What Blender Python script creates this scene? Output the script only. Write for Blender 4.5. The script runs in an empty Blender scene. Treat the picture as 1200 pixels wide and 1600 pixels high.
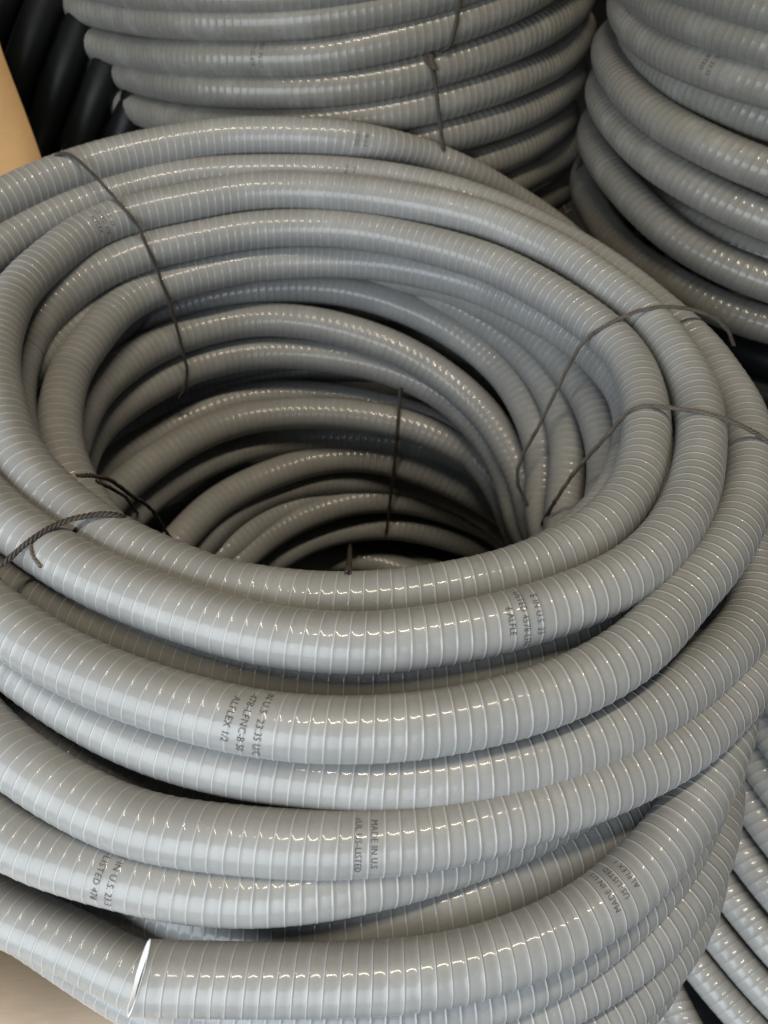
import bpy, math, random
import numpy as np

random.seed(7)
rng = np.random.default_rng(7)
S = bpy.context.scene
COL = S.collection

# ------------------------------------------------------------------ camera
F_PX = 1230.0
CAM_Z = 0.43
cam = bpy.data.cameras.new('camera')
cam.sensor_fit = 'VERTICAL'
cam.sensor_height = 36.0
cam.lens = F_PX / 1600.0 * 36.0
cam.clip_start = 0.01
cam.clip_end = 200.0
cam.dof.use_dof = True
cam.dof.focus_distance = 0.56
cam.dof.aperture_fstop = 8.0
camo = bpy.data.objects.new('camera', cam)
COL.objects.link(camo)
camo.location = (0, 0, CAM_Z)
camo.rotation_euler = (math.radians(45), 0, 0)
S.camera = camo

# ------------------------------------------------------------------ light
S.view_settings.view_transform = 'Standard'
S.view_settings.look = 'None'
S.view_settings.exposure = 0.30
S.view_settings.gamma = 1.0
w = bpy.data.worlds.new('World')
S.world = w
w.use_nodes = True
bg = w.node_tree.nodes['Background']
bg.inputs[0].default_value = (1.0, 0.93, 0.82, 1)
bg.inputs[1].default_value = 0.014


def area(name, loc, target, sx, sy, power, col):
    l = bpy.data.lights.new(name, 'AREA')
    l.shape = 'RECTANGLE'
    l.size, l.size_y = sx, sy
    l.energy = power
    l.color = col
    o = bpy.data.objects.new(name, l)
    COL.objects.link(o)
    o.location = loc
    d = np.array(target, float) - np.array(loc, float)
    from mathutils import Vector
    o.rotation_euler = Vector(d).to_track_quat('-Z', 'Y').to_euler()
    return o


area('ceiling_lamp', (0.18, 0.12, 2.55), (0.0, 0.45, 0), 1.5, 0.075, 42, (1.0, 0.87, 0.67))
dl = area('door_daylight', (-0.72, -0.85, 0.30), (-0.06, 0.20, -0.30), 2.6, 1.2, 23, (0.84, 0.92, 1.0))
dl.data.spread = math.radians(105)


# ------------------------------------------------------------------ helpers
def tag(o, label=None, cat=None, group=None, kind=None):
    if label: o['label'] = label
    if cat: o['category'] = cat
    if group: o['group'] = group
    if kind: o['kind'] = kind
    return o


def empty(name, loc, label, cat, group=None):
    o = bpy.data.objects.new(name, None)
    o.empty_display_size = 0.1
    COL.objects.link(o)
    o.location = loc
    return tag(o, label, cat, group)


def mesh_np(name, V, Q, mat, parent=None, smooth=True, ridge=None):
    """one mesh object from numpy arrays; Q is an (n,4) or (n,3) index array; V in world space"""
    V = np.asarray(V, np.float32)
    if parent is not None:
        off = np.zeros(3)
        p = parent
        while p is not None:
            off += np.array(p.location)
            p = p.parent
        V = V - off.astype(np.float32)
    me = bpy.data.meshes.new(name)
    n, k = Q.shape
    me.vertices.add(len(V))
    me.vertices.foreach_set('co', V.ravel())
    me.loops.add(n * k)
    me.loops.foreach_set('vertex_index', Q.astype(np.int32).ravel())
    me.polygons.add(n)
    me.polygons.foreach_set('loop_start', np.arange(0, n * k, k, dtype=np.int32))
    me.polygons.foreach_set('loop_total', np.full(n, k, np.int32))
    if smooth:
        me.polygons.foreach_set('use_smooth', np.ones(n, bool))
    me.update(calc_edges=True)
    me.validate()
    if ridge is not None and len(me.vertices) == len(ridge):
        at = me.attributes.new('ridge', 'FLOAT', 'POINT')
        at.data.foreach_set('value', ridge.astype(np.float32))
    me.materials.append(mat)
    o = bpy.data.objects.new(name, me)
    COL.objects.link(o)
    if parent is not None:
        o.parent = parent
    return o


S45 = math.sqrt(0.5)


def ray(px, py):
    dx, dy = (px - 600.0) / F_PX, (py - 800.0) / F_PX
    return np.array([dx, S45 * (1 - dy), -S45 * (1 + dy)])


ORG = np.array([0, 0, CAM_Z])


def P(px, py, z):
    d = ray(px, py)
    return ORG + d * ((z - CAM_Z) / d[2])


def PZ(px, py, Z):
    return ORG + ray(px, py) * Z


def PC(px, py, cx, cy, R):
    """where the sight line meets the near side of an upright cylinder"""
    d = ray(px, py)
    a = d[0] ** 2 + d[1] ** 2
    b = -2 * (d[0] * cx + d[1] * cy)
    c = cx * cx + cy * cy - R * R
    D = b * b - 4 * a * c
    t = (-b - math.sqrt(max(D, 0))) / (2 * a)
    return ORG + d * t


# ------------------------------------------------------------------ materials
def nodes(name):
    m = bpy.data.materials.new(name)
    m.use_nodes = True
    nt = m.node_tree
    return m, nt, nt.nodes['Principled BSDF']


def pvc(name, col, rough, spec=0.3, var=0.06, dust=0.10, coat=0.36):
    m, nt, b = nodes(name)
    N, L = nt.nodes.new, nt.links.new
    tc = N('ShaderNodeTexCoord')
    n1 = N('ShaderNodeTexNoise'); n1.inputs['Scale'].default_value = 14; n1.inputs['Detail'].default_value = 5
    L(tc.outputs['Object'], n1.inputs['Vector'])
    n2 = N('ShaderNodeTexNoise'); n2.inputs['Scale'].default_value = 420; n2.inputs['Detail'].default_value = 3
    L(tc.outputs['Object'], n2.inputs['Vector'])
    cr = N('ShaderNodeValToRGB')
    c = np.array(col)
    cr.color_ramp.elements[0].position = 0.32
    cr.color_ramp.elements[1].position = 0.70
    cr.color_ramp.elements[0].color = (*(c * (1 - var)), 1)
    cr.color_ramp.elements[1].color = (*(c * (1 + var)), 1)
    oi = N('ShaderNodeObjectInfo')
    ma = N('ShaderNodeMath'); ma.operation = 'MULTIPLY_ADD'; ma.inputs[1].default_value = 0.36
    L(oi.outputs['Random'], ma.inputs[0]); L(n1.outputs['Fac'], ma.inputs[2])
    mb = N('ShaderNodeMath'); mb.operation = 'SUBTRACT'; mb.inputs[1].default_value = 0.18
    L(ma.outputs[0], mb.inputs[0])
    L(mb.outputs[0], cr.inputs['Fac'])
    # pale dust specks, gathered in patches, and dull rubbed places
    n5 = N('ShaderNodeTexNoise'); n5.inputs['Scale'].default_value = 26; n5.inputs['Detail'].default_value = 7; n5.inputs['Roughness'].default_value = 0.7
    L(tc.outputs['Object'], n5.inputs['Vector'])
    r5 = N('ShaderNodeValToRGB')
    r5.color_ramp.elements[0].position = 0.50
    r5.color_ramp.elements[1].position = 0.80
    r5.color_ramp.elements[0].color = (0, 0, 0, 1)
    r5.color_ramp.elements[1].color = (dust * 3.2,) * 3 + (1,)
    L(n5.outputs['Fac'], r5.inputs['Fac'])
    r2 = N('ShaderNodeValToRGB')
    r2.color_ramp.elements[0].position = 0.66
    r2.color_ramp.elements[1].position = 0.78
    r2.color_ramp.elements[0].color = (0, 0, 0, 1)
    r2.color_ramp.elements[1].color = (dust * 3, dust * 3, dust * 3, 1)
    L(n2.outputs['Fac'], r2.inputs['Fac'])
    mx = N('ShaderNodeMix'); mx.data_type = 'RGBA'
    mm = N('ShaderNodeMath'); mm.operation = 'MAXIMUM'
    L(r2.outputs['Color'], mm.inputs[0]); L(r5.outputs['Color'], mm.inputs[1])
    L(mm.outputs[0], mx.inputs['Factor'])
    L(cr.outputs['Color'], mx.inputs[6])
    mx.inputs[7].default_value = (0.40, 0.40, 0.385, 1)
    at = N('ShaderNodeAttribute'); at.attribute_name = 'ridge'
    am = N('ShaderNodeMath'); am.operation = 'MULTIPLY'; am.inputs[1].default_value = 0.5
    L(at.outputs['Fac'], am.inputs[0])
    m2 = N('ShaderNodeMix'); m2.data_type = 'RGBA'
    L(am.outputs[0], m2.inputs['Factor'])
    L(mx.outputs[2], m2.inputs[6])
    m2.inputs[7].default_value = (*np.minimum(c * np.array((2.0, 2.1, 2.3)), 1), 1)  # paler bluish ridge lines: their daylight glint put into the colour
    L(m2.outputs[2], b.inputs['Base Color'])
    rr = N('ShaderNodeMapRange')
    rr.inputs['To Min'].default_value = rough - 0.06
    rr.inputs['To Max'].default_value = rough + 0.10
    n3 = N('ShaderNodeTexNoise'); n3.inputs['Scale'].default_value = 45; n3.inputs['Detail'].default_value = 6
    L(tc.outputs['Object'], n3.inputs['Vector'])
    L(n3.outputs['Fac'], rr.inputs['Value'])
    L(rr.outputs['Result'], b.inputs['Roughness'])
    b.inputs['Specular IOR Level'].default_value = spec
    b.inputs['Coat Weight'].default_value = coat
    r3 = N('ShaderNodeMapRange')
    r3.inputs['To Min'].default_value = 0.02
    r3.inputs['To Max'].default_value = 0.17
    L(n3.outputs['Fac'], r3.inputs['Value'])
    L(r3.outputs['Result'], b.inputs['Coat Roughness'])
    bp = N('ShaderNodeBump'); bp.inputs['Strength'].default_value = 0.12; bp.inputs['Distance'].default_value = 0.0006
    n4 = N('ShaderNodeTexNoise'); n4.inputs['Scale'].default_value = 190; n4.inputs['Detail'].default_value = 2
    L(tc.outputs['Object'], n4.inputs['Vector'])
    L(n4.outputs['Fac'], bp.inputs['Height'])
    L(bp.outputs['Normal'], b.inputs['Normal'])
    return m


def cardboard(name, col):
    m, nt, b = nodes(name)
    N, L = nt.nodes.new, nt.links.new
    tc = N('ShaderNodeTexCoord')
    n1 = N('ShaderNodeTexNoise'); n1.inputs['Scale'].default_value = 9; n1.inputs['Detail'].default_value = 6
    L(tc.outputs['Object'], n1.inputs['Vector'])
    mp = N('ShaderNodeMapping'); mp.inputs['Scale'].default_value = (40, 900, 900)
    L(tc.outputs['Object'], mp.inputs['Vector'])
    n2 = N('ShaderNodeTexNoise'); n2.inputs['Scale'].default_value = 1; n2.inputs['Detail'].default_value = 3
    L(mp.outputs['Vector'], n2.inputs['Vector'])
    ad = N('ShaderNodeMath'); ad.operation = 'MULTIPLY_ADD'; ad.inputs[1].default_value = 0.45
    L(n2.outputs['Fac'], ad.inputs[0]); L(n1.outputs['Fac'], ad.inputs[2])
    cr = N('ShaderNodeValToRGB')
    c = np.array(col)
    cr.color_ramp.elements[0].position = 0.5; cr.color_ramp.elements[1].position = 0.95
    cr.color_ramp.elements[0].color = (*(c * 0.84), 1)
    cr.color_ramp.elements[1].color = (*(c * 1.12), 1)
    L(ad.outputs[0], cr.inputs['Fac']); L(cr.outputs['Color'], b.inputs['Base Color'])
    b.inputs['Roughness'].default_value = 0.75
    bp = N('ShaderNodeBump'); bp.inputs['Strength'].default_value = 0.15; bp.inputs['Distance'].default_value = 0.001
    L(ad.outputs[0], bp.inputs['Height']); L(bp.outputs['Normal'], b.inputs['Normal'])
    return m


def plain(name, col, rough, spec=0.4):
    m, nt, b = nodes(name)
    N, L = nt.nodes.new, nt.links.new
    tc = N('ShaderNodeTexCoord')
    n1 = N('ShaderNodeTexNoise'); n1.inputs['Scale'].default_value = 60; n1.inputs['Detail'].default_value = 6
    L(tc.outputs['Object'], n1.inputs['Vector'])
    cr = N('ShaderNodeValToRGB')
    c = np.array(col)
    cr.color_ramp.elements[0].position = 0.3; cr.color_ramp.elements[1].position = 0.75
    cr.color_ramp.elements[0].color = (*(c * 0.75), 1)
    cr.color_ramp.elements[1].color = (*np.minimum(c * 1.3, 1), 1)
    L(n1.outputs['Fac'], cr.inputs['Fac']); L(cr.outputs['Color'], b.inputs['Base Color'])
    b.inputs['Roughness'].default_value = rough
    b.inputs['Specular IOR Level'].default_value = spec
    return m


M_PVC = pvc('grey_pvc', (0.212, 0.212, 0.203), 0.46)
M_PVC2 = pvc('grey_pvc_dimmed', (0.152, 0.146, 0.128), 0.44)  # darker, browner than the front coil; weaker light there partly put into colour
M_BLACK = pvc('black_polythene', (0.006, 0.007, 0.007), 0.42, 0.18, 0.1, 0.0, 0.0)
M_CUT = plain('cut_plastic', (0.56, 0.56, 0.55), 0.6)
M_BORE = plain('bore_steel', (0.05, 0.05, 0.06), 0.45)
M_TWINE = plain('tarred_twine', (0.050, 0.042, 0.035), 0.70, 0.25)
M_TWINE_P = plain('worn_twine', (0.085, 0.074, 0.062), 0.65, 0.3)
M_INK = plain('black_ink', (0.05, 0.048, 0.06), 0.55)
M_CARD = cardboard('brown_cardboard', (0.36, 0.215, 0.088))
M_CARD2 = cardboard('pale_cardboard', (0.80, 0.64, 0.48))
M_FLOOR = plain('dark_concrete', (0.045, 0.047, 0.05), 0.8, 0.2)

# ------------------------------------------------------------------ tube machinery
RT = 0.0210        # outer radius of the conduit
PITCH = 0.0096     # distance between two ridges
# one pitch of the corrugation: fraction along the pitch, radius offset
PROF_HI = np.array([(0.00, 0.0000), (0.24, -0.00006), (0.44, -0.00004), (0.63, 0.00006), (0.80, -0.00003),
                    (0.895, -0.00006), (0.926, 0.00030), (0.962, 0.00022)])
PROF_LO = np.array([(0.0, 0.0), (0.55, -0.00006), (0.84, -0.00007), (0.92, 0.00028)])


def smooth_path(pts, closed, step=0.003, sigma=0.022):
    p = np.asarray(pts, float)
    if closed:
        q = np.vstack([p[-4:], p, p[:5]])
    else:
        q = np.vstack([2 * p[0] - p[1], p, 2 * p[-1] - p[-2]])
    # centripetal Catmull-Rom, sampled finely
    out, seg0 = [], None
    t = [0]
    for i in range(1, len(q)):
        t.append(t[-1] + max(np.linalg.norm(q[i] - q[i - 1]), 1e-6) ** 0.5)
    t = np.array(t)
    lo, hi = (4, 4 + len(p)) if closed else (1, len(p))
    for i in range(lo, hi):
        P0, P1, P2, P3 = q[i - 1], q[i], q[i + 1], q[i + 2]
        t0, t1, t2, t3 = t[i - 1], t[i], t[i + 1], t[i + 2]
        n = max(3, int(np.linalg.norm(P2 - P1) / 0.002))
        u = np.linspace(t1, t2, n, endpoint=False)[:, None]
        A1 = (t1 - u) / (t1 - t0) * P0 + (u - t0) / (t1 - t0) * P1
        A2 = (t2 - u) / (t2 - t1) * P1 + (u - t1) / (t2 - t1) * P2
        A3 = (t3 - u) / (t3 - t2) * P2 + (u - t2) / (t3 - t2) * P3
        B1 = (t2 - u) / (t2 - t0) * A1 + (u - t0) / (t2 - t0) * A2
        B2 = (t3 - u) / (t3 - t1) * A2 + (u - t1) / (t3 - t1) * A3
        out.append((t2 - u) / (t2 - t1) * B1 + (u - t1) / (t2 - t1) * B2)
    c = np.vstack(out)
    c = np.vstack([c, c[:1]]) if closed else np.vstack([c, p[-1:]])

    def resample(c, step):
        s = np.concatenate([[0], np.cumsum(np.linalg.norm(np.diff(c, axis=0), axis=1))])
        n = max(8, int(round(s[-1] / step)))
        u = np.linspace(0, s[-1], n + 1)
        return np.stack([np.interp(u, s, c[:, k]) for k in range(3)], 1), s[-1]
    c, L = resample(c, step)
    k = int(3 * sigma / step)
    if k > 1:
        g = np.exp(-0.5 * (np.arange(-k, k + 1) * step / sigma) ** 2); g /= g.sum()
        if closed:
            cc = c[:-1]
            reps = np.take(cc, np.arange(-k, len(cc) + k), axis=0, mode='wrap')
        else:
            cc = c
            reps = np.vstack([2 * c[0] - c[1:k + 1][::-1], c, 2 * c[-1] - c[-k - 1:-1][::-1]])
        c = np.stack([np.convolve(reps[:, a], g, 'valid') for a in range(3)], 1)
        if closed:
            c = np.vstack([c, c[:1]])
    return resample(c, step)


class Path:
    def __init__(self, pts, closed, sigma=0.022, r=RT, cut=None):
        self.c, self.L = smooth_path(pts, closed, sigma=sigma)
        self.closed = closed
        self.r = r
        self.cut = cut
        n = len(self.c)
        self.s = np.linspace(0, self.L, n)
        if closed:
            T = np.roll(self.c[:-1], -1, 0) - np.roll(self.c[:-1], 1, 0)
            T = np.vstack([T, T[:1]])
        else:
            T = np.gradient(self.c, axis=0)
        T /= np.linalg.norm(T, axis=1)[:, None]
        self.T = T
        up = np.array([0, 0, 1.0])
        N = np.cross(T, up)
        N /= np.linalg.norm(N, axis=1)[:, None]
        self.N = N
        self.B = np.cross(N, T)
        self.npitch = max(1, int(round(self.L / PITCH)))
        self.pitch = self.L / self.npitch

    def at(self, s, arr):
        s = np.mod(s, self.L) if self.closed else s
        return np.stack([np.interp(s, self.s, arr[:, k]) for k in range(3)], -1)

    def prof(self, s, phi):
        f = np.mod((s - self.pitch * phi / (2 * math.pi)) / self.pitch, 1.0)
        pr = np.vstack([PROF_HI, [1.0, PROF_HI[0, 1]]])
        return np.interp(f, pr[:, 0], pr[:, 1])

    def point(self, s, phi, rad):
        c = self.at(s, self.c); N = self.at(s, self.N); B = self.at(s, self.B)
        return c + (np.cos(phi) * rad)[..., None] * N + (np.sin(phi) * rad)[..., None] * B

    def tube(self, K, prof, phase=0.0, s0=None, s1=None):
        """ridged tube; for an open path s0..s1 picks a stretch of it"""
        J = len(prof)
        if self.closed:
            a, b = 0.0, self.L
            i0, i1 = 0, self.npitch
        else:
            a = 0.0 if s0 is None else s0
            b = self.L if s1 is None else s1
            i0, i1 = math.floor(a / self.pitch) - 1, math.ceil(b / self.pitch) + 1
        rows_s = ((np.arange(i0, i1)[:, None] + prof[None, :, 0]) * self.pitch).ravel()
        rows_r = np.tile(self.r + prof[:, 1], i1 - i0)
        n = len(rows_s)
        wob = np.interp(rows_s, np.linspace(rows_s[0], rows_s[-1], 3 * (i1 - i0)), rng.normal(0, .00004, 3 * (i1 - i0)))
        amp = np.interp(rows_s, np.linspace(rows_s[0], rows_s[-1], (i1 - i0)), rng.uniform(.65, 1.1, (i1 - i0)))
        if J > 1: rows_r = self.r + (rows_r - self.r) * amp + wob
        phi = np.arange(K) / K * 2 * math.pi
        s = rows_s[:, None] + self.pitch * phi[None, :] / (2 * math.pi)
        if J > 1:
            kk = max(4, int(self.npitch * 0.9)); jit = rng.normal(0, .00032, kk + 1); jit[-1] = jit[0]
            s = s + np.interp(np.mod(s, self.L) if self.closed else s, np.linspace(0, self.L, kk + 1), jit)
        if not self.closed:
            s = np.clip(s, a, b)
            if self.cut is not None:                     # slanted cut on the last end
                amp, ph = self.cut
                lim = self.L - amp * (1 + np.cos(phi - ph))
                s = np.minimum(s, lim[None, :])
        rad = np.repeat(rows_r[:, None], K, 1)
        ph = np.repeat(phi[None, :], n, 0)
        V = self.point(s, ph, rad).reshape(-1, 3)
        i = np.arange(n if self.closed else n - 1)
        k = np.arange(K)
        I, Kk = np.meshgrid(i, k, indexing='ij')
        nxt = (Kk + 1) % K
        wrap = (Kk + 1 == K) * J

        def idx(i, k):
            i = np.mod(i, n) if self.closed else np.minimum(i, n - 1)
            return i * K + k
        Q = np.stack([idx(I, Kk), idx(I + 1, Kk), idx(I + 1 + wrap, nxt), idx(I + wrap, nxt)], -1).reshape(-1, 4)
        if not self.closed:                              # drop collapsed faces at the clipped ends
            a_ = V[Q[:, 0]]; b_ = V[Q[:, 1]]; c_ = V[Q[:, 2]]; d_ = V[Q[:, 3]]
            ar = np.linalg.norm(np.cross(c_ - a_, d_ - b_), axis=1)
            Q = Q[ar > 1e-9]
        self.ridge = np.repeat(np.tile((prof[:, 1] > 0.0002) * (1.0 if J > 5 else 0.35), i1 - i0), K)  # strength of the painted glint, weaker on the coarse profile
        return V, Q


PATHS = []      # every conduit in view, for resting twine and print on them


def fill_ring(pts, ctr, rmid, zend=None, step=20, dz=0.0):
    """complete the hidden rest of a turn round its centre"""
    p = [np.asarray(q, float) for q in pts]
    ctr = np.array(ctr)
    pol = [(math.atan2(q[1] - ctr[1], q[0] - ctr[0]), math.hypot(q[0] - ctr[0], q[1] - ctr[1]), q[2]) for q in p]
    a0, r0, z0 = pol[-1]
    a1, r1, z1 = pol[0]
    # direction of travel
    d = 0
    for i in range(len(pol) - 1):
        e = pol[i + 1][0] - pol[i][0]
        d += (e + math.pi) % (2 * math.pi) - math.pi
    sgn = 1 if d > 0 else -1
    span = (a1 - a0) * sgn % (2 * math.pi)
    n = max(2, int(math.degrees(span) / step))
    for i in range(1, n):
        f = i / n
        e = math.sin(math.pi * f) ** 0.6
        r = (r0 + (r1 - r0) * f) * (1 - e) + rmid * e
        a = a0 + sgn * span * f
        p.append(np.array([ctr[0] + r * math.cos(a), ctr[1] + r * math.sin(a), z0 + (z1 - z0) * f + dz * math.sin(math.pi * f)]))
    return p


def turn(root, pts, closed, mat, K=22, prof=PROF_HI, name='conduit_turn', sigma=0.022, cut=None, label=None, r=RT):
    p = Path(pts, closed, sigma=sigma, r=r, cut=cut)
    V, Q = p.tube(K, prof)
    o = mesh_np(name, V, Q, mat, root, ridge=p.ridge)
    if label: o['label'] = label
    p.obj = o
    PATHS.append(p)
    return p


def px_pts(lst):
    return [P(*q) for q in lst]


# ------------------------------------------------------------------ setting
FLOOR_Z = -0.60
fl = mesh_np('floor', [(-60, -60, FLOOR_Z), (60, -60, FLOOR_Z), (60, 60, FLOOR_Z), (-60, 60, FLOOR_Z)],
             np.array([[0, 1, 2, 3]]), M_FLOOR, smooth=False)
tag(fl, kind='structure')

GRP = 'coils of grey conduit standing on the floor'
# ------------------------------------------------------------------ the coil in front
CX, CY = -0.06, 0.62
main = empty('conduit_coil', (CX, CY, FLOOR_Z),
             'large loose grey ribbed conduit coil in front, its white cut end at the bottom',
             'conduit coil', GRP)

# the uppermost hose spirals inwards through four turns
SPIRAL = [
    # far side, outermost, comes up from under its neighbours
    (1010, 470, -.10), (930, 415, -.075), (870, 360, -.06), (800, 313, -.02), (733, 275, .02), (667, 247, .045), (600, 229, .068), (533, 217, .081),
    (400, 212, .085), (333, 216, .085), (200, 240, .083), (100, 270, .080), (0, 315, .075),
    (-110, 385, .065), (-190, 500, .04), (-205, 650, .02), (-150, 800, .005), (-80, 895, -.005),
    (0, 967, -.01), (63, 1012, -.012), (180, 1068, -.014), (320, 1113, -.015), (450, 1137, -.015),
    (600, 1139, -.015), (700, 1127, -.015), (800, 1105, -.015), (883, 1077, -.015), (950, 1043, -.015),
    (1007, 1003, -.015), (1065, 935, -.017), (1123, 870, -.018), (1160, 800, -.02), (1172, 740, -.022),
    (1162, 650, -.022), (1130, 596, -.022), (1096, 548, -.02), (1040, 495, -.014), (945, 420, .005), (855, 367, .02),
    (767, 325, .034), (667, 294, .045), (533, 274, .05), (400, 271, .052), (300, 277, .052), (200, 298, .05),
    (100, 332, .047), (0, 385, .042), (-65, 450, .034), (-100, 540, .026), (-95, 640, .018), (-60, 735, .010),
    (0, 803, .004), (57, 848, .002), (137, 897, 0), (248, 944, 0), (397, 989, 0), (480, 1001, 0), (560, 1006, 0),
    (700, 990, 0), (812, 966, 0), (920, 929, 0), (990, 893, 0), (1045, 840, -.001), (1080, 777, -.002),
    (1095, 700, -.003), (1093, 643, -.003), (1073, 583, -.002), (1043, 536, .001), (1008, 494, .005), (970, 463, .010), (933, 436, .015),
    (867, 392, .023), (800, 361, .030), (767, 346, .034), (667, 321, .041), (533, 302, .045), (400, 299, .045), (300, 315, .044),
    (200, 337, .042), (140, 360, .040), (78, 405, .036), (27, 455, .032), (2, 510, .028), (-8, 570, .024), (3, 640, .018),
    (22, 700, .012), (55, 747, .006), (113, 800, -.001), (183, 849, -.005), (272, 890, -.008), (340, 917, -.008),
    (400, 928, -.009), (500, 939, -.009), (600, 936, -.009), (700, 923, -.009), (800, 899, -.009), (875, 868, -.009),
    (925, 838, -.009), (965, 800, -.009), (993, 755, -.010), (1008, 700, -.010), (1010, 645, -.010), (1000, 600, -.009),
    (980, 557, -.007), (946, 521, -.004), (900, 486, -.001), (850, 454, .003), (800, 427, .005), (767, 412, .007), (667, 382, .010),
    (533, 358, .012), (400, 359, .012), (300, 377, .010), (233, 392, .008), (167, 417, .004), (117, 447, 0),
    (77, 482, -.005), (50, 515, -.011), (30, 560, -.019), (20, 610, -.027), (25, 680, -.034), (60, 765, -.042), (130, 840, -.05), (230, 895, -.056),
    (350, 935, -.058), (500, 955, -.058), (650, 945, -.058), (800, 900, -.058), (900, 842, -.058),
    (965, 770, -.056), (990, 700, -.055), (992, 650, -.053), (975, 603, -.05), (917, 540, -.046), (870, 507, -.043), (813, 477, -.04),
    (745, 445, -.037), (667, 424, -.034), (600, 412, -.032), (533, 407, -.031), (400, 412, -.03), (300, 433, -.031), (225, 457, -.033), (180, 487, -.035),
    (140, 535, -.037), (110, 580, -.039), (97, 625, -.041), (93, 665, -.044), (98, 710, -.05), (120, 765, -.058), (175, 840, -.08),
    (260, 900, -.1)]
spts = px_pts(SPIRAL)
full = Path(spts, False, sigma=0.016)
PATHS.append(full)
# cut the one long hose into its turns where it leaves the picture on the left
leftmost = []
xs = full.c[:, 0]
for i in range(30, len(xs) - 30):
    if xs[i] < -0.25 and xs[i] == xs[i - 30:i + 31].min():
        leftmost.append(full.s[i])
cuts = [0.0] + [round(q / full.pitch) * full.pitch for q in leftmost] + [full.L]
full.objs = []
for a, b in zip(cuts[:-1], cuts[1:]):
    if b - a < 0.05: continue
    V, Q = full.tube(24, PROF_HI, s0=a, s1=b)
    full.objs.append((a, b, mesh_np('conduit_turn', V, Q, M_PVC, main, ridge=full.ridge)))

CC = (CX, CY)


def ring(lst, rmid, dz=0.0, root=main, mat=M_PVC, ctr=CC, K=22, prof=PROF_HI, sigma=0.022, raw=False):
    pts = lst if raw else px_pts(lst)
    return turn(root, fill_ring(pts, ctr, rmid, dz=dz), True, mat, K=K, prof=prof, sigma=sigma)


# turns under the top layer, outside
ring([(-60, 842, -.036), (30, 902, -.036), (90, 937, -.036), (210, 992, -.036), (340, 1034, -.037), (500, 1058, -.037), (650, 1052, -.037),
      (800, 1022, -.038), (900, 978, -.039), (1000, 905, -.042)], .30)
ring([(-70, 950, -.05), (32, 1042, -.052), (98, 1090, -.053), (203, 1147, -.055), (316, 1185, -.055), (408, 1203, -.055), (504, 1214, -.055), (600, 1222, -.055),
      (700, 1215, -.055), (800, 1197, -.055), (900, 1168, -.056), (1000, 1120, -.058), (1083, 1063, -.06), (1140, 1010, -.064), (1185, 940, -.07)], .345, -.02)
ring([(-60, 1100, -.065), (28, 1190, -.068), (123, 1249, -.07), (215, 1290, -.07), (357, 1311, -.07), (503, 1321, -.07), (600, 1315, -.07), (700, 1303, -.07),
      (825, 1268, -.072), (950, 1224, -.075), (1067, 1165, -.08), (1117, 1122, -.083), (1160, 1075, -.087), (1193, 1025, -.091), (1212, 960, -.097)], .35, -.03)
ring([(-70, 1075, -.135), (30, 1140, -.135), (100, 1176, -.135), (200, 1220, -.135), (300, 1250, -.135), (420, 1270, -.135), (560, 1274, -.135), (700, 1262, -.135),
      (850, 1226, -.137), (1000, 1160, -.14), (1080, 1090, -.145)], .34, -.03)
ring([(-60, 1250, -.095), (20, 1312, -.10), (93, 1342, -.10), (165, 1361, -.10), (260, 1384, -.10), (355, 1395, -.10), (447, 1393, -.10), (540, 1379, -.10), (600, 1367, -.10),
      (675, 1347, -.105), (760, 1318, -.11), (850, 1280, -.118), (960, 1220, -.13), (1060, 1150, -.14)], .355, -.04)
# the brownish glossy turn that dives behind on the right
ring([(30, 1375, -.215), (120, 1405, -.205), (250, 1430, -.185), (400, 1446, -.162), (560, 1441, -.148), (650, 1427, -.145), (750, 1399, -.143), (850, 1351, -.143),
      (950, 1285, -.146), (1010, 1235, -.15), (1075, 1160, -.16)], .36, -.06)

# the hose with the free end
HOSE = [(985, 560, -.19), (1045, 660, -.165), (1090, 770, -.148), (1125, 900, -.133), (1150, 1010, -.128), (1146, 1100, -.126), (1125, 1180, -.125),
        (1085, 1258, -.124), (1015, 1348, -.124), (915, 1433, -.124), (775, 1496, -.124), (680, 1518, -.124), (600, 1527, -.124),
        (450, 1531, -.123), (330, 1530, -.121), (200, 1526, -.118)]
pf = turn(main, px_pts(HOSE), False, M_PVC, K=28, sigma=0.018, cut=(0.0070, 1.40), label='hose turn with the white cut end at the lower left')
# the cut: pale rim, bore
phi = np.arange(28) / 28 * 2 * math.pi
lim = pf.L - pf.cut[0] * (1 + np.cos(phi - pf.cut[1]))
e0 = pf.point(lim, phi, np.full(28, RT + 0.0002))
e1 = pf.point(lim + 0.0008, phi, np.full(28, RT - 0.0008))
e2 = pf.point(lim - 0.0006, phi, np.full(28, RT - 0.0023))
e3 = pf.point(lim - 0.003, phi, np.full(28, RT - 0.0026))
e4 = pf.point(lim - 0.09, phi, np.full(28, RT - 0.0034))
k = np.arange(28)


def band(i):
    return np.stack([i * 28 + k, i * 28 + (k + 1) % 28, (i + 1) * 28 + (k + 1) % 28, (i + 1) * 28 + k], 1)


mesh_np('cut_rim', np.vstack([e0, e1, e2, e3]), np.vstack([band(0), band(1), band(2)]), M_CUT, pf.obj)
mesh_np('bore', np.vstack([e3, e4]), band(0), M_BORE, pf.obj)

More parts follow.
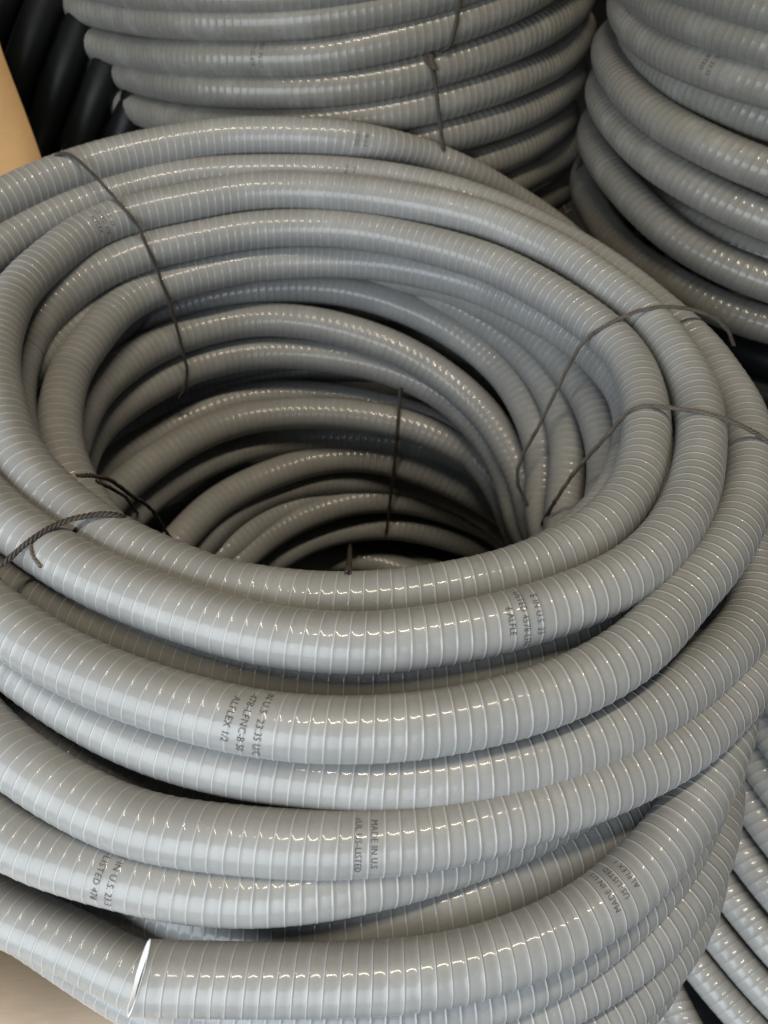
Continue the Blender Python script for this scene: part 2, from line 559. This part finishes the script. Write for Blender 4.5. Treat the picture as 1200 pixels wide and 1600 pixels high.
# the turn low on the left that runs in behind the cut end, and more beneath
ring([(-90, 1370, -.165), (0, 1423, -.168), (100, 1466, -.17), (165, 1500, -.172), (225, 1530, -.175), (330, 1562, -.178), (450, 1577, -.18), (600, 1577, -.18), (720, 1560, -.18),
      (800, 1537, -.18), (880, 1497, -.182), (960, 1440, -.186), (1040, 1360, -.19), (1090, 1270, -.195), (1115, 1180, -.20)], .36, -.04)
ring([(20, 1385, -.235), (90, 1418, -.232), (150, 1446, -.225), (230, 1478, -.215), (400, 1500, -.2), (560, 1500, -.2), (800, 1450, -.2), (950, 1350, -.2), (1050, 1230, -.2)], .36, -.06)
ring([(-60, 1400, -.215), (10, 1425, -.221), (80, 1470, -.221), (160, 1523, -.221), (240, 1571, -.221), (330, 1610, -.222), (500, 1650, -.224), (650, 1637, -.224), (800, 1590, -.222), (900, 1543, -.22), (975, 1498, -.22), (1050, 1430, -.22), (1100, 1350, -.222),
      (1120, 1280, -.225), (1125, 1210, -.23)], .36, -.05)
ring([(-20, 1420, -.26), (80, 1462, -.262), (180, 1525, -.263), (300, 1598, -.265), (500, 1690, -.27), (700, 1680, -.27), (850, 1640, -.27), (950, 1588, -.27), (1010, 1530, -.272), (1060, 1465, -.275), (1095, 1390, -.28)], .36, -.05)
ring([(0, 1430, -.31), (100, 1465, -.31), (200, 1530, -.31), (300, 1595, -.31), (400, 1670, -.31), (600, 1710, -.31), (780, 1690, -.31), (900, 1640, -.31), (970, 1590, -.312), (1030, 1520, -.315)], .36, -.04)

# inner wall, from the top turn down to the floor
IK = dict(K=18, prof=PROF_LO, sigma=0.024)
ring([(950, 760, -.11), (948, 700, -.10), (930, 640, -.092), (900, 587, -.085), (850, 533, -.076), (790, 490, -.07), (700, 450, -.068), (580, 425, -.07), (450, 415, -.075), (330, 432, -.08), (240, 462, -.08)], .27, **IK)
ring([(880, 800, -.16), (890, 720, -.14), (880, 650, -.128), (850, 590, -.115), (800, 532, -.10), (740, 490, -.09), (680, 462, -.084), (600, 440, -.088), (480, 428, -.095), (360, 440, -.10), (260, 468, -.105)], .26, **IK)
ring([(845, 800, -.20), (852, 725, -.175), (830, 650, -.155), (785, 578, -.135), (700, 512, -.112), (600, 468, -.094), (500, 448, -.084), (400, 451, -.082), (320, 465, -.088), (260, 484, -.095), (190, 525, -.105)], .26, **IK)
ring([(832, 810, -.24), (825, 760, -.225), (800, 712, -.205), (777, 670, -.19), (733, 620, -.168), (667, 570, -.142), (600, 536, -.122), (500, 507, -.107), (400, 499, -.104), (300, 519, -.102), (233, 546, -.098), (183, 579, -.094),
      (143, 617, -.09), (120, 660, -.09)], .27, **IK)
ring([(815, 820, -.27), (790, 730, -.235), (750, 668, -.205), (717, 633, -.19), (667, 600, -.172), (600, 573, -.158), (500, 554, -.150), (400, 551, -.148), (333, 563, -.146), (283, 580, -.144), (217, 616, -.14),
      (167, 650, -.136), (133, 690, -.134)], .27, **IK)
ring([(812, 840, -0.322), (780, 760, -0.282), (690, 668, -0.242), (560, 628, -0.227), (467, 618, -0.223), (400, 620, -0.220), (333, 638, -0.214), (267, 669, -0.216), (200, 708, -0.209), (150, 747, -0.204)], .28, **IK)
ring([(820, 770, -0.294), (800, 750, -0.284), (767, 725, -0.269), (700, 690, -0.247), (667, 673, -0.236), (600, 656, -0.224), (533, 647, -0.218), (467, 645, -0.216), (400, 650, -0.214), (367, 658, -0.212), (300, 684, -0.206), (233, 727, -0.200),
      (183, 767, -0.196), (155, 800, -0.194)], .26, **IK)
ring([(815, 800, -0.338), (740, 725, -0.308), (640, 692, -0.283), (560, 683, -0.274), (500, 681, -0.270), (433, 686, -0.267), (367, 702, -0.262), (300, 732, -0.255), (233, 777, -0.248), (195, 812, -0.245)], .275, **IK)
ring([(820, 822, -.375), (800, 810, -.37), (767, 787, -.355), (700, 752, -.33), (633, 727, -.31), (567, 714, -.30), (500, 718, -.297), (433, 738, -.295), (367, 767, -.291), (317, 802, -.287), (285, 838, -.285)], .25, **IK)
ring([(800, 835, -0.406), (720, 780, -0.376), (640, 755, -0.361), (560, 748, -0.344), (500, 750, -0.337), (440, 763, -0.332), (390, 784, -0.328), (340, 820, -0.324), (310, 856, -0.322)], .265, **IK)
ring([(800, 845, -0.432), (720, 795, -0.402), (640, 770, -0.382), (570, 765, -0.372), (500, 775, -0.366), (440, 800, -0.362), (390, 830, -0.358), (350, 865, -0.355)], .26, **IK)
ring([(820, 862, -.455), (800, 848, -.45), (767, 824, -.435), (700, 797, -.41), (633, 781, -.388), (567, 780, -.376), (500, 796, -.374), (450, 818, -.373), (400, 850, -.372), (365, 885, -.372)], .24, **IK)
ring([(820, 900, -.51), (783, 871, -.50), (733, 850, -.48), (667, 830, -.452), (600, 821, -.437), (533, 828, -.433), (467, 850, -.43), (420, 880, -.428)], .24, **IK)
ring([(700, 910, -.53), (650, 897, -.53), (600, 880, -.52), (543, 872, -.512), (483, 875, -.507), (430, 890, -.505), (395, 915, -.505)], .23, **IK)
for zz, rr in ((-.545, .25), (-.578, .29), (-.56, .33), (-.515, .325), (-.47, .32), (-.425, .315), (-.385, .31), (-.345, .305), (-.30, .305)):
    th = np.linspace(0, 2 * math.pi, 19)[:-1]
    turn(main, [(CX + 0.01 + rr * math.cos(t), CY + rr * math.sin(t), zz + .01 * math.sin(t)) for t in th], True, M_PVC, **IK)

# ------------------------------------------------------------------ coil behind
B2 = (-0.06, 1.37)
R2 = 0.345
back = empty('conduit_coil', (B2[0], B2[1], FLOOR_Z), 'tall tightly stacked grey conduit coil directly behind the foreground coil', 'conduit coil', GRP)
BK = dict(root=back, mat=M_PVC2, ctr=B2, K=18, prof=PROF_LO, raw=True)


def cyl(lst, c=B2, R=R2):
    return [PC(x, y, c[0], c[1], R + (q[0] if q else 0)) for x, y, *q in lst]


ring(cyl([(130, -90), (200, -62), (300, -45), (450, -42), (600, -60), (720, -95), (850, -150)]), .345, **BK)
ring(cyl([(100, -45), (200, -12), (300, -6), (450, -8), (600, -28), (720, -58), (850, -110)]), .345, **BK)
ring(cyl([(110, 0), (200, 24), (300, 33), (450, 32), (600, 10), (700, -15), (800, -50), (890, -100)]), .345, **BK)
ring(cyl([(112, 50, -.005), (200, 80), (300, 90), (400, 91), (500, 88), (600, 68), (700, 42), (800, 5), (890, -50)]), .345, **BK)
ring(cyl([(130, 85, -.005), (200, 116), (300, 136), (400, 141), (500, 139), (600, 127), (700, 102), (800, 68), (880, 25), (908, -5)]), .34, **BK)
ring(cyl([(150, 135, -.01), (220, 172), (300, 190), (450, 196), (600, 180), (700, 158), (800, 127), (880, 88), (910, 50)]), .34, **BK)
ring(cyl([(165, 195, -.015), (300, 245), (450, 252), (600, 237), (700, 213), (800, 184), (865, 152), (898, 118)]), .335, **BK)
ring(cyl([(190, 245, -.02), (300, 290), (450, 300), (600, 290), (740, 262), (800, 240), (860, 205), (885, 180)]), .33, **BK)
ring(cyl([(190, 300, -.02), (300, 340), (450, 352), (600, 345), (740, 312), (800, 287), (860, 255), (900, 222)]), .335, **BK)
ring(cyl([(200, 350, -.025), (300, 390), (450, 405), (600, 395), (740, 365), (800, 342), (850, 315), (885, 292)]), .33, **BK)
for i in range(10):
    zz = FLOOR_Z + .021 + .0415 * i
    th = np.linspace(0, 2 * math.pi, 19)[:-1] + i
    a, b2_ = rng.uniform(-.008, .008, 2)
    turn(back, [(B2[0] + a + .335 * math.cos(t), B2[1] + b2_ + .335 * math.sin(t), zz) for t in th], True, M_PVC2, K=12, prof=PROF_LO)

# ------------------------------------------------------------------ coil on the right
B3 = (0.63, 1.09)
R3 = 0.335
right = empty('conduit_coil', (B3[0], B3[1], FLOOR_Z), 'dim grey conduit coil at the top right, its turns sagging apart', 'conduit coil', GRP)
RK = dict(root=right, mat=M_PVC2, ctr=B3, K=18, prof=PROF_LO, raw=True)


def cyl3(lst):
    return cyl(lst, B3, R3)


ring(cyl3([(985, -75), (1050, -35), (1120, -10), (1200, 15), (1300, 30), (1420, 20)]), .335, **RK)
ring(cyl3([(980, -30), (1050, 20), (1120, 47), (1200, 72), (1300, 92), (1420, 90)]), .335, **RK)
ring(cyl3([(980, 25), (1030, 72), (1100, 103), (1200, 133), (1300, 152), (1420, 150)]), .335, **RK)
ring(cyl3([(1000, 85, -.02), (1060, 130, -.02), (1130, 158, -.02), (1200, 186, -.02), (1300, 205, -.02), (1420, 200, -.02)]), .33, **RK)
ring(cyl3([(948, 75, .01), (975, 135, .01), (1025, 182, .01), (1100, 225, .01), (1200, 268, .01), (1300, 292, .01), (1420, 290, .01)]), .34, **RK)
ring(cyl3([(965, 165, -.03), (1020, 215, -.03), (1100, 262, -.03), (1200, 306, -.03), (1300, 330, -.03)]), .32, **RK)
ring(cyl3([(943, 160, .01), (1000, 232, .01), (1075, 285, .01), (1200, 346, .01), (1300, 375, .01), (1420, 375, .01)]), .34, **RK)
ring(cyl3([(960, 260, -.03), (1050, 338, -.03), (1130, 375, -.03), (1200, 402, -.03), (1300, 425, -.03)]), .32, **RK)
ring(cyl3([(932, 235, .012), (1000, 322, .012), (1075, 384, .012), (1200, 442, .012), (1300, 465, .012), (1420, 460, .012)]), .34, **RK)
ring(cyl3([(915, 300, .01), (975, 390, .01), (1050, 443, .01), (1130, 485, .01), (1230, 515, .01), (1350, 525, .01)]), .34, **RK)
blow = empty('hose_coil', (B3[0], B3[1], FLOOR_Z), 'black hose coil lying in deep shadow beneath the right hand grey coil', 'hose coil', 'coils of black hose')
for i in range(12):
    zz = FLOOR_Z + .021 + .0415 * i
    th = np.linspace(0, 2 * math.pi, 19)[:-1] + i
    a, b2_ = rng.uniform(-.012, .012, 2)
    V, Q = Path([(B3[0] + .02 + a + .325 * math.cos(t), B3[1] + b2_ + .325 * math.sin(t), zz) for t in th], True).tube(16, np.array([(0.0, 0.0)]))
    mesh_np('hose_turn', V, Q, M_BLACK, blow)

# ------------------------------------------------------------------ low coil at the lower right
B4 = (0.70, 0.50)
low = empty('conduit_coil', (B4[0], B4[1], FLOOR_Z), 'low grey conduit coil at the bottom right, fanned turns with white glints', 'conduit coil', GRP)
# each: a point on the turn's axis in view, height; the turn bows round to the right
for (x, y, z) in ((1064, 1478, -.50), (1096, 1432, -.475), (1126, 1382, -.445), (1153, 1327, -.41),
                  (1176, 1268, -.375), (1190, 1208, -.34), (1200, 1146, -.30), (1204, 1080, -.26)):
    lst = [(x - 62, y - 110, z), (x, y, z), (x + 70, y + 86, z), (x + 160, y + 180, z), (x + 290, y + 270, z)]
    turn(low, fill_ring(px_pts(lst), B4, .33), True, M_PVC, K=16, prof=PROF_LO, sigma=.03, r=.0175)
for (x, y, z) in ((1010, 1545, -.555), (1045, 1540, -.535)):
    lst = [(x - 55, y - 130, z), (x - 12, y - 20, z), (x + 40, y + 90, z), (x + 110, y + 190, z), (x + 230, y + 300, z)]
    turn(low, fill_ring(px_pts(lst), B4, .33), True, M_PVC, K=16, prof=PROF_LO, sigma=.03, r=.0165)

# ------------------------------------------------------------------ black hose coil, far left
n_ = np.array([.85, -.10, -.50]); n_ /= np.linalg.norm(n_)
t_ = np.array([.45, .30, .84]); t_ -= n_ * t_.dot(n_); t_ /= np.linalg.norm(t_)
r_ = np.cross(n_, t_)
P0 = PZ(42, 85, 1.06)
RB = 0.30
C0 = P0 - RB * r_
bl = empty('hose_coil', tuple(C0 - np.array([0, 0, .3])), 'smooth black hose coil leaning in shadow at the top left corner', 'hose coil', 'coils of black hose')
for i in range(-4, 5):
    c = C0 + n_ * (.049 * i)
    th = np.linspace(0, 2 * math.pi, 25)[:-1]
    pts = [c + RB * (math.cos(t) * r_ + math.sin(t) * t_) for t in th]
    p = Path(pts, True, sigma=0.01, r=.0225)
    # frame by the coil's own axis, as the ring stands nearly upright
    p.N = np.cross(p.T, np.repeat(n_[None, :], len(p.T), 0)); p.N /= np.linalg.norm(p.N, axis=1)[:, None]
    p.B = np.cross(p.N, p.T)
    V, Q = p.tube(18, np.array([(0.0, 0.0)]))
    mesh_np('hose_turn', V, Q, M_BLACK, bl)


# ------------------------------------------------------------------ cardboard
def sheet(name, rows, thick, mat, parent=None):
    """rows: list of rows of 3D points -> a slab with thickness"""
    G = np.array(rows, float)
    n, m, _ = G.shape
    du = np.gradient(G, axis=0); dv = np.gradient(G, axis=1)
    nn = np.cross(du, dv); nn /= np.linalg.norm(nn, axis=2)[:, :, None]
    A = (G + nn * thick / 2).reshape(-1, 3); B = (G - nn * thick / 2).reshape(-1, 3)
    V = np.vstack([A, B]); o = n * m
    Q = []
    for i in range(n - 1):
        for j in range(m - 1):
            a, b, c, d = i * m + j, i * m + j + 1, (i + 1) * m + j + 1, (i + 1) * m + j
            Q += [(a, d, c, b), (a + o, b + o, c + o, d + o)]
    edge = [(0, j) for j in range(m)] + [(i, m - 1) for i in range(1, n)] + [(n - 1, j) for j in range(m - 2, -1, -1)] + [(i, 0) for i in range(n - 2, 0, -1)]
    for (i, j), (i2, j2) in zip(edge, edge[1:] + edge[:1]):
        a, b = i * m + j, i2 * m + j2
        Q.append((a, b, b + o, a + o))
    return mesh_np(name, V, np.array(Q), mat, parent, smooth=False)


# bowed flap standing behind the coil on the left
edge = [(-30, -20), (-12, 30), (5, 85), (22, 130), (38, 172), (52, 210), (66, 250), (80, 300), (95, 360)]
rows = []
for j, (x, y) in enumerate(edge):
    e = PZ(x, y, 0.985 + .002 * j)
    rows.append([e + np.array([-u, .10 * u + .25 * u * u, 0.0]) for u in np.linspace(0, .42, 9)])
fp = sheet('cardboard_flap', rows, .004, M_CARD)
tag(fp, 'brown bowed cardboard flap standing behind the coil at the upper left', 'cardboard')

# flattened carton the coil stands on, its corner showing lower left
cb = empty('flattened_carton', (-0.35, 0.25, FLOOR_Z), 'pale flattened cardboard carton under the coil at the lower left', 'cardboard')
zt = -0.51


def rect(x0, x1, y0, y1, z, bow=0.0, n=10, m=6, rot=0.0):
    out = []
    for i in range(n):
        r = []
        for j in range(m):
            u, v = i / (n - 1), j / (m - 1)
            x, y = x0 + (x1 - x0) * u, y0 + (y1 - y0) * v
            r.append((x + rot * (y - y0), y - rot * (x - x0), z + bow * math.sin(math.pi * v) + .003 * math.sin(9 * u + 4 * v)))
        out.append(r)
    return out


sheet('carton_body', rect(-.95, -.31, -.30, .33, zt - .045, .002, rot=.05), .085, M_CARD2, cb)
sheet('panel', rect(-.85, -.20, -.28, .27, zt + .006, .005, rot=.02), .005, M_CARD2, cb)
sheet('panel', rect(-1.05, -.40, -.2, .33, zt + .017, .008, rot=-.08), .006, M_CARD2, cb)


# ------------------------------------------------------------------ twine
ALLC = np.vstack([p.c for p in PATHS])
ALLR = np.concatenate([np.full(len(p.c), p.r) for p in PATHS])
ALLI = np.concatenate([np.full(len(p.c), i) for i, p in enumerate(PATHS)])
ALLS = np.concatenate([p.s for p in PATHS])


def hit(px, py):
    d = ray(px, py); ln = np.linalg.norm(d); u = d / ln
    rel = ALLC - ORG
    t = rel @ u
    dist2 = (rel ** 2).sum(1) - t * t
    ok = dist2 < ALLR ** 2
    if not ok.any(): return None
    th = np.where(ok, t - np.sqrt(np.maximum(ALLR ** 2 - dist2, 0)), 1e9)
    i = int(th.argmin())
    return th[i] / ln, int(ALLI[i]), float(ALLS[i])


def tube_simple(c, r, K=7):
    c = np.asarray(c)
    T = np.gradient(c, axis=0); T /= np.linalg.norm(T, axis=1)[:, None]
    ref = np.array([.3, .2, 1.0])
    N = np.cross(T, ref); N /= np.linalg.norm(N, axis=1)[:, None]
    B = np.cross(N, T)
    ph = np.arange(K) / K * 2 * math.pi
    r = np.broadcast_to(np.asarray(r, float), (len(c),))
    V = (c[:, None, :] + r[:, None, None] * (np.cos(ph)[None, :, None] * N[:, None, :] + np.sin(ph)[None, :, None] * B[:, None, :])).reshape(-1, 3)
    i = np.arange(len(c) - 1); k = np.arange(K)
    I, Kk = np.meshgrid(i, k, indexing='ij')
    n = (Kk + 1) % K
    Q = np.stack([I * K + Kk, I * K + n, (I + 1) * K + n, (I + 1) * K + Kk], -1).reshape(-1, 4)
    return V, Q


def twine(root, pts, mat, r=0.00115, fuzz=10, label=None):
    """pts: (px,py) rests on what is there; (px,py,'a') hangs free between its neighbours; (px,py,Z) at a given depth"""
    r *= 0.9
    xs_, ys_, iz_ = [], [], []
    for a, b in zip(pts[:-1], pts[1:]):
        n = max(1, int(math.hypot(b[0] - a[0], b[1] - a[1]) / 3))
        for i in range(n + (b is pts[-1])):
            f = i / n
            x, y = a[0] + (b[0] - a[0]) * f, a[1] + (b[1] - a[1]) * f
            e = a if f == 0 else (b if f == 1 else None)
            z = None
            if e is not None and len(e) == 3 and e[2] != 'a':
                z = 1 / e[2]
            elif not (len(a) == 3 and len(b) == 3):
                h = hit(x, y)
                if h is not None: z = 1 / (h[0] - r * 1.5)
            xs_.append(x); ys_.append(y); iz_.append(z)
    acc = np.concatenate([[0], np.cumsum(np.hypot(np.diff(xs_), np.diff(ys_)))])
    hull = []
    for i, z in enumerate(iz_):
        if z is None: continue
        while len(hull) > 1 and (hull[-1][1] - hull[-2][1]) * (acc[i] - hull[-2][0]) <= (z - hull[-2][1]) * (hull[-1][0] - hull[-2][0]):
            hull.pop()
        hull.append((acc[i], z))
    invZ = np.interp(acc, [h[0] for h in hull], [h[1] for h in hull])
    pts = list(zip(xs_, ys_))
    w = [PZ(q[0], q[1], 1 / iz) for q, iz in zip(pts, invZ)]
    c, L = smooth_path(w, False, step=0.0012, sigma=0.004)
    T = np.gradient(c, axis=0); T /= np.linalg.norm(T, axis=1)[:, None]
    N = np.cross(T, [.2, .1, 1]); N /= np.linalg.norm(N, axis=1)[:, None]
    B = np.cross(N, T)
    s = np.linspace(0, L, len(c))
    VV, QQ, o = [], [], 0
    for k in range(3):
        a = s / .011 * 2 * math.pi + k * 2 * math.pi / 3
        wob = r * (0.95 + .15 * np.sin(s * 310 + k))
        cc = c + (np.cos(a) * wob)[:, None] * N + (np.sin(a) * wob)[:, None] * B
        V, Q = tube_simple(cc, r * (0.92 + .12 * np.sin(s * 900 + 2 * k)), 6)
        VV.append(V); QQ.append(Q + o); o += len(V)
    for k in range(int(fuzz * L / .1)):
        i = rng.integers(2, len(c) - 2)
        d = rng.normal(size=3); d -= T[i] * d.dot(T[i]); d /= np.linalg.norm(d)
        e = rng.uniform(.003, .008)
        st = c[i] + d * r
        q = [st, st + d * e * .5 + T[i] * rng.uniform(-.5, 1) * e, st + d * e * .8 + T[i] * rng.uniform(-.5, 1.6) * e]
        V, Q = tube_simple(q, [.00016, .00012, .00006], 3)
        VV.append(V); QQ.append(Q + o); o += len(V)
    ob = mesh_np('twine_tie', np.vstack(VV), np.vstack(QQ), mat, root)
    if label: ob['label'] = label
    return ob


twine(main, [(84, 246, .93), (93, 239), (105, 239), (122, 250), (140, 267), (165, 293), (190, 322), (215, 352), (232, 390), (247, 425), (262, 465), (274, 503), (285, 545), (293, 578), (290, 607), (280, 622, .98)], M_TWINE, .00125, 3,
      'dark twine tie hanging down the inner wall on the left')
twine(main, [(1146, 540, .82), (1140, 520), (1122, 500), (1100, 489), (1075, 482), (1050, 479), (1025, 480), (1000, 485), (975, 494), (948, 508), (925, 522), (908, 538), (895, 560, 'a'), (882, 585, 'a'), (862, 625, 'a'), (840, 670, 'a'), (818, 708, 'a'),
             (808, 735), (809, 758), (820, 780), (826, 792, 1.0)], M_TWINE_P, .0013, 7, 'pale frayed twine tie across the top turns on the right')
twine(main, [(1225, 712, .705), (1200, 690), (1175, 673), (1150, 661), (1120, 650), (1090, 643), (1060, 639), (1035, 636), (1010, 634), (988, 640), (974, 650), (960, 668, 'a'), (942, 688, 'a'), (915, 718, 'a'), (890, 748, 'a'), (868, 782, .785), (850, 812, .83), (836, 848, .93)],
      M_TWINE_P, .0013, 12, 'worn silvery twine tie over the right hand turns')
twine(main, [(-40, 905, .578), (-12, 892), (0, 884), (20, 868), (48, 843), (72, 828), (100, 814), (130, 807), (160, 802), (182, 804), (196, 809, 'a'), (204, 814, 'a'), (210, 822, .70)], M_TWINE, .00135, 8, 'brown twine tie over the left hand front turns')
twine(main, [(47, 844), (48, 862), (55, 878), (64, 886)], M_TWINE_P, .0008, 10)
twine(main, [(118, 744, .93), (132, 742), (150, 744), (170, 748), (190, 762), (205, 774), (222, 783), (238, 797), (250, 815), (256, 826), (266, 840, 'a'), (276, 853, 'a'), (284, 866, 1.02)], M_TWINE, .0013, 2)
twine(main, [(150, 752), (172, 762), (196, 776), (206, 790), (215, 802)], M_TWINE, .0011, 2)
twine(main, [(625, 606), (624, 640), (621, 670), (619, 700), (614, 745), (609, 790), (604, 832)], M_TWINE, .0015, 2)
twine(main, [(547, 850), (546, 872), (544, 896)], M_TWINE, .0015, 2)
twine(back, [(722, -30), (718, 5), (713, 35), (707, 60), (700, 76), (690, 80)], M_TWINE, .0016, 2)
twine(back, [(664, 92), (672, 98), (677, 115), (683, 150), (687, 190), (692, 222), (694, 235)], M_TWINE, .0016, 4)
twine(back, [(672, 86), (676, 98), (679, 110)], M_TWINE, .0024, 4)
twine(back, [(903, -20, 1.22), (912, 20, 1.2), (920, 60, 1.18), (925, 110, 1.16), (926, 160, 1.15), (921, 205, 1.14), (908, 250, 1.13), (896, 285, 1.13)], M_TWINE, .0017, 3)
twine(back, [(880, 322, 1.10), (888, 331, 1.10), (879, 336, 1.10), (892, 327, 1.10)], M_TWINE_P, .0010, 40)


# ------------------------------------------------------------------ print on the jackets
def printed(px, py, lines, size=0.0062, lead=0.0096, start=0.0, alpha=M_INK):
    h = hit(px, py)
    Z, pi, s0 = h
    p = PATHS[pi]
    X = PZ(px, py, Z)
    c = p.at(np.array([s0]), p.c)[0]; N = p.at(np.array([s0]), p.N)[0]; B = p.at(np.array([s0]), p.B)[0]; T = p.at(np.array([s0]), p.T)[0]
    phi0 = math.atan2((X - c).dot(B), (X - c).dot(N))
    # signs: text runs down the picture, letter tops to the right
    tang = -math.sin(phi0) * N + math.cos(phi0) * B
    sx = 1 if tang[2] - 0.3 * tang[1] < 0 else -1          # going down / towards the viewer
    sy = -sx                                               # keeps the print readable from outside
    VV, QQ, o = [], [], 0
    for li, txt in enumerate(lines):
        cu = bpy.data.curves.new('print_curve', 'FONT')
        cu.body = txt
        cu.size = size * 1.08
        cu.offset = -0.00004
        cu.space_character = 1.06
        cu.resolution_u = 2
        cu.align_x = 'CENTER'
        cu.shear = 0.12
        to = bpy.data.objects.new('print_tmp', cu)
        COL.objects.link(to)
        bpy.context.view_layer.update()
        me = bpy.data.meshes.new_from_object(to.evaluated_get(bpy.context.evaluated_depsgraph_get()))
        v = np.array([q.co[:] for q in me.vertices])
        me.calc_loop_triangles()
        tr = np.array([t.vertices[:] for t in me.loop_triangles])
        bpy.data.objects.remove(to); bpy.data.curves.remove(cu); bpy.data.meshes.remove(me)
        v[:, 0] = v[:, 0] * 0.86
        # split long triangles once so that the print follows the jacket
        for _ in range(2):
            m01 = (v[tr[:, 0]] + v[tr[:, 1]]) / 2; m12 = (v[tr[:, 1]] + v[tr[:, 2]]) / 2; m20 = (v[tr[:, 2]] + v[tr[:, 0]]) / 2
            n = len(v); k = len(tr); a = np.arange(k)
            v = np.vstack([v, m01, m12, m20])
            tr = np.vstack([np.stack([tr[:, 0], n + a, n + 2 * k + a], 1), np.stack([tr[:, 1], n + k + a, n + a], 1),
                            np.stack([tr[:, 2], n + 2 * k + a, n + k + a], 1), np.stack([n + a, n + k + a, n + 2 * k + a], 1)])
        phi = phi0 + sx * v[:, 0] / p.r
        s = s0 + sy * (v[:, 1] + start - lead * li) + p.pitch * (phi - phi0) / (2 * math.pi)
        W = p.point(s, phi, p.r + p.prof(s, phi) + 0.00030)
        VV.append(W); QQ.append(tr + o); o += len(W)
    par = None
    if hasattr(p, 'objs'):
        for a, b, ob in p.objs:
            if a <= s0 <= b: par = ob
    else:
        par = p.obj
    mesh_np('printed_text', np.vstack(VV), np.vstack(QQ), M_INK, par, smooth=False)


printed(388, 1128, ['IN U.S. 23.35 U/C', '-478-LFNC-B 50', 'ALFLEX 1/2'], start=.006)
printed(820, 965, ['E IN U.S. 23', 'LISTED 4578-LFN', '6 ALFLE'], start=.008, size=.0058)
printed(572, 1320, ['MADE IN U.S', 'cUL US-LISTED'], start=.004, size=.0054)
printed(158, 1362, ['ADE IN U.S. 23.3', 'US-LISTED 478'], start=.006, size=.0060)
printed(160, 345, ['U.S. 23', 'LISTED 478', 'ALFLEX'], start=.008)
printed(562, 217, ['IN U.S', 'LISTED'], start=.004, size=.0055)
printed(545, 264, ['U.S', '23.35'], start=.004, size=.005)
printed(965, 1375, ['MADE IN U.S', 'US-LISTED', 'ALFLEX 1'], start=.008, size=.0055)
printed(400, 80, ['MADE IN U.S', 'LISTED 478'], start=.004)
printed(1108, 95, ['U.S. 23.35', 'LISTED'], start=.004)
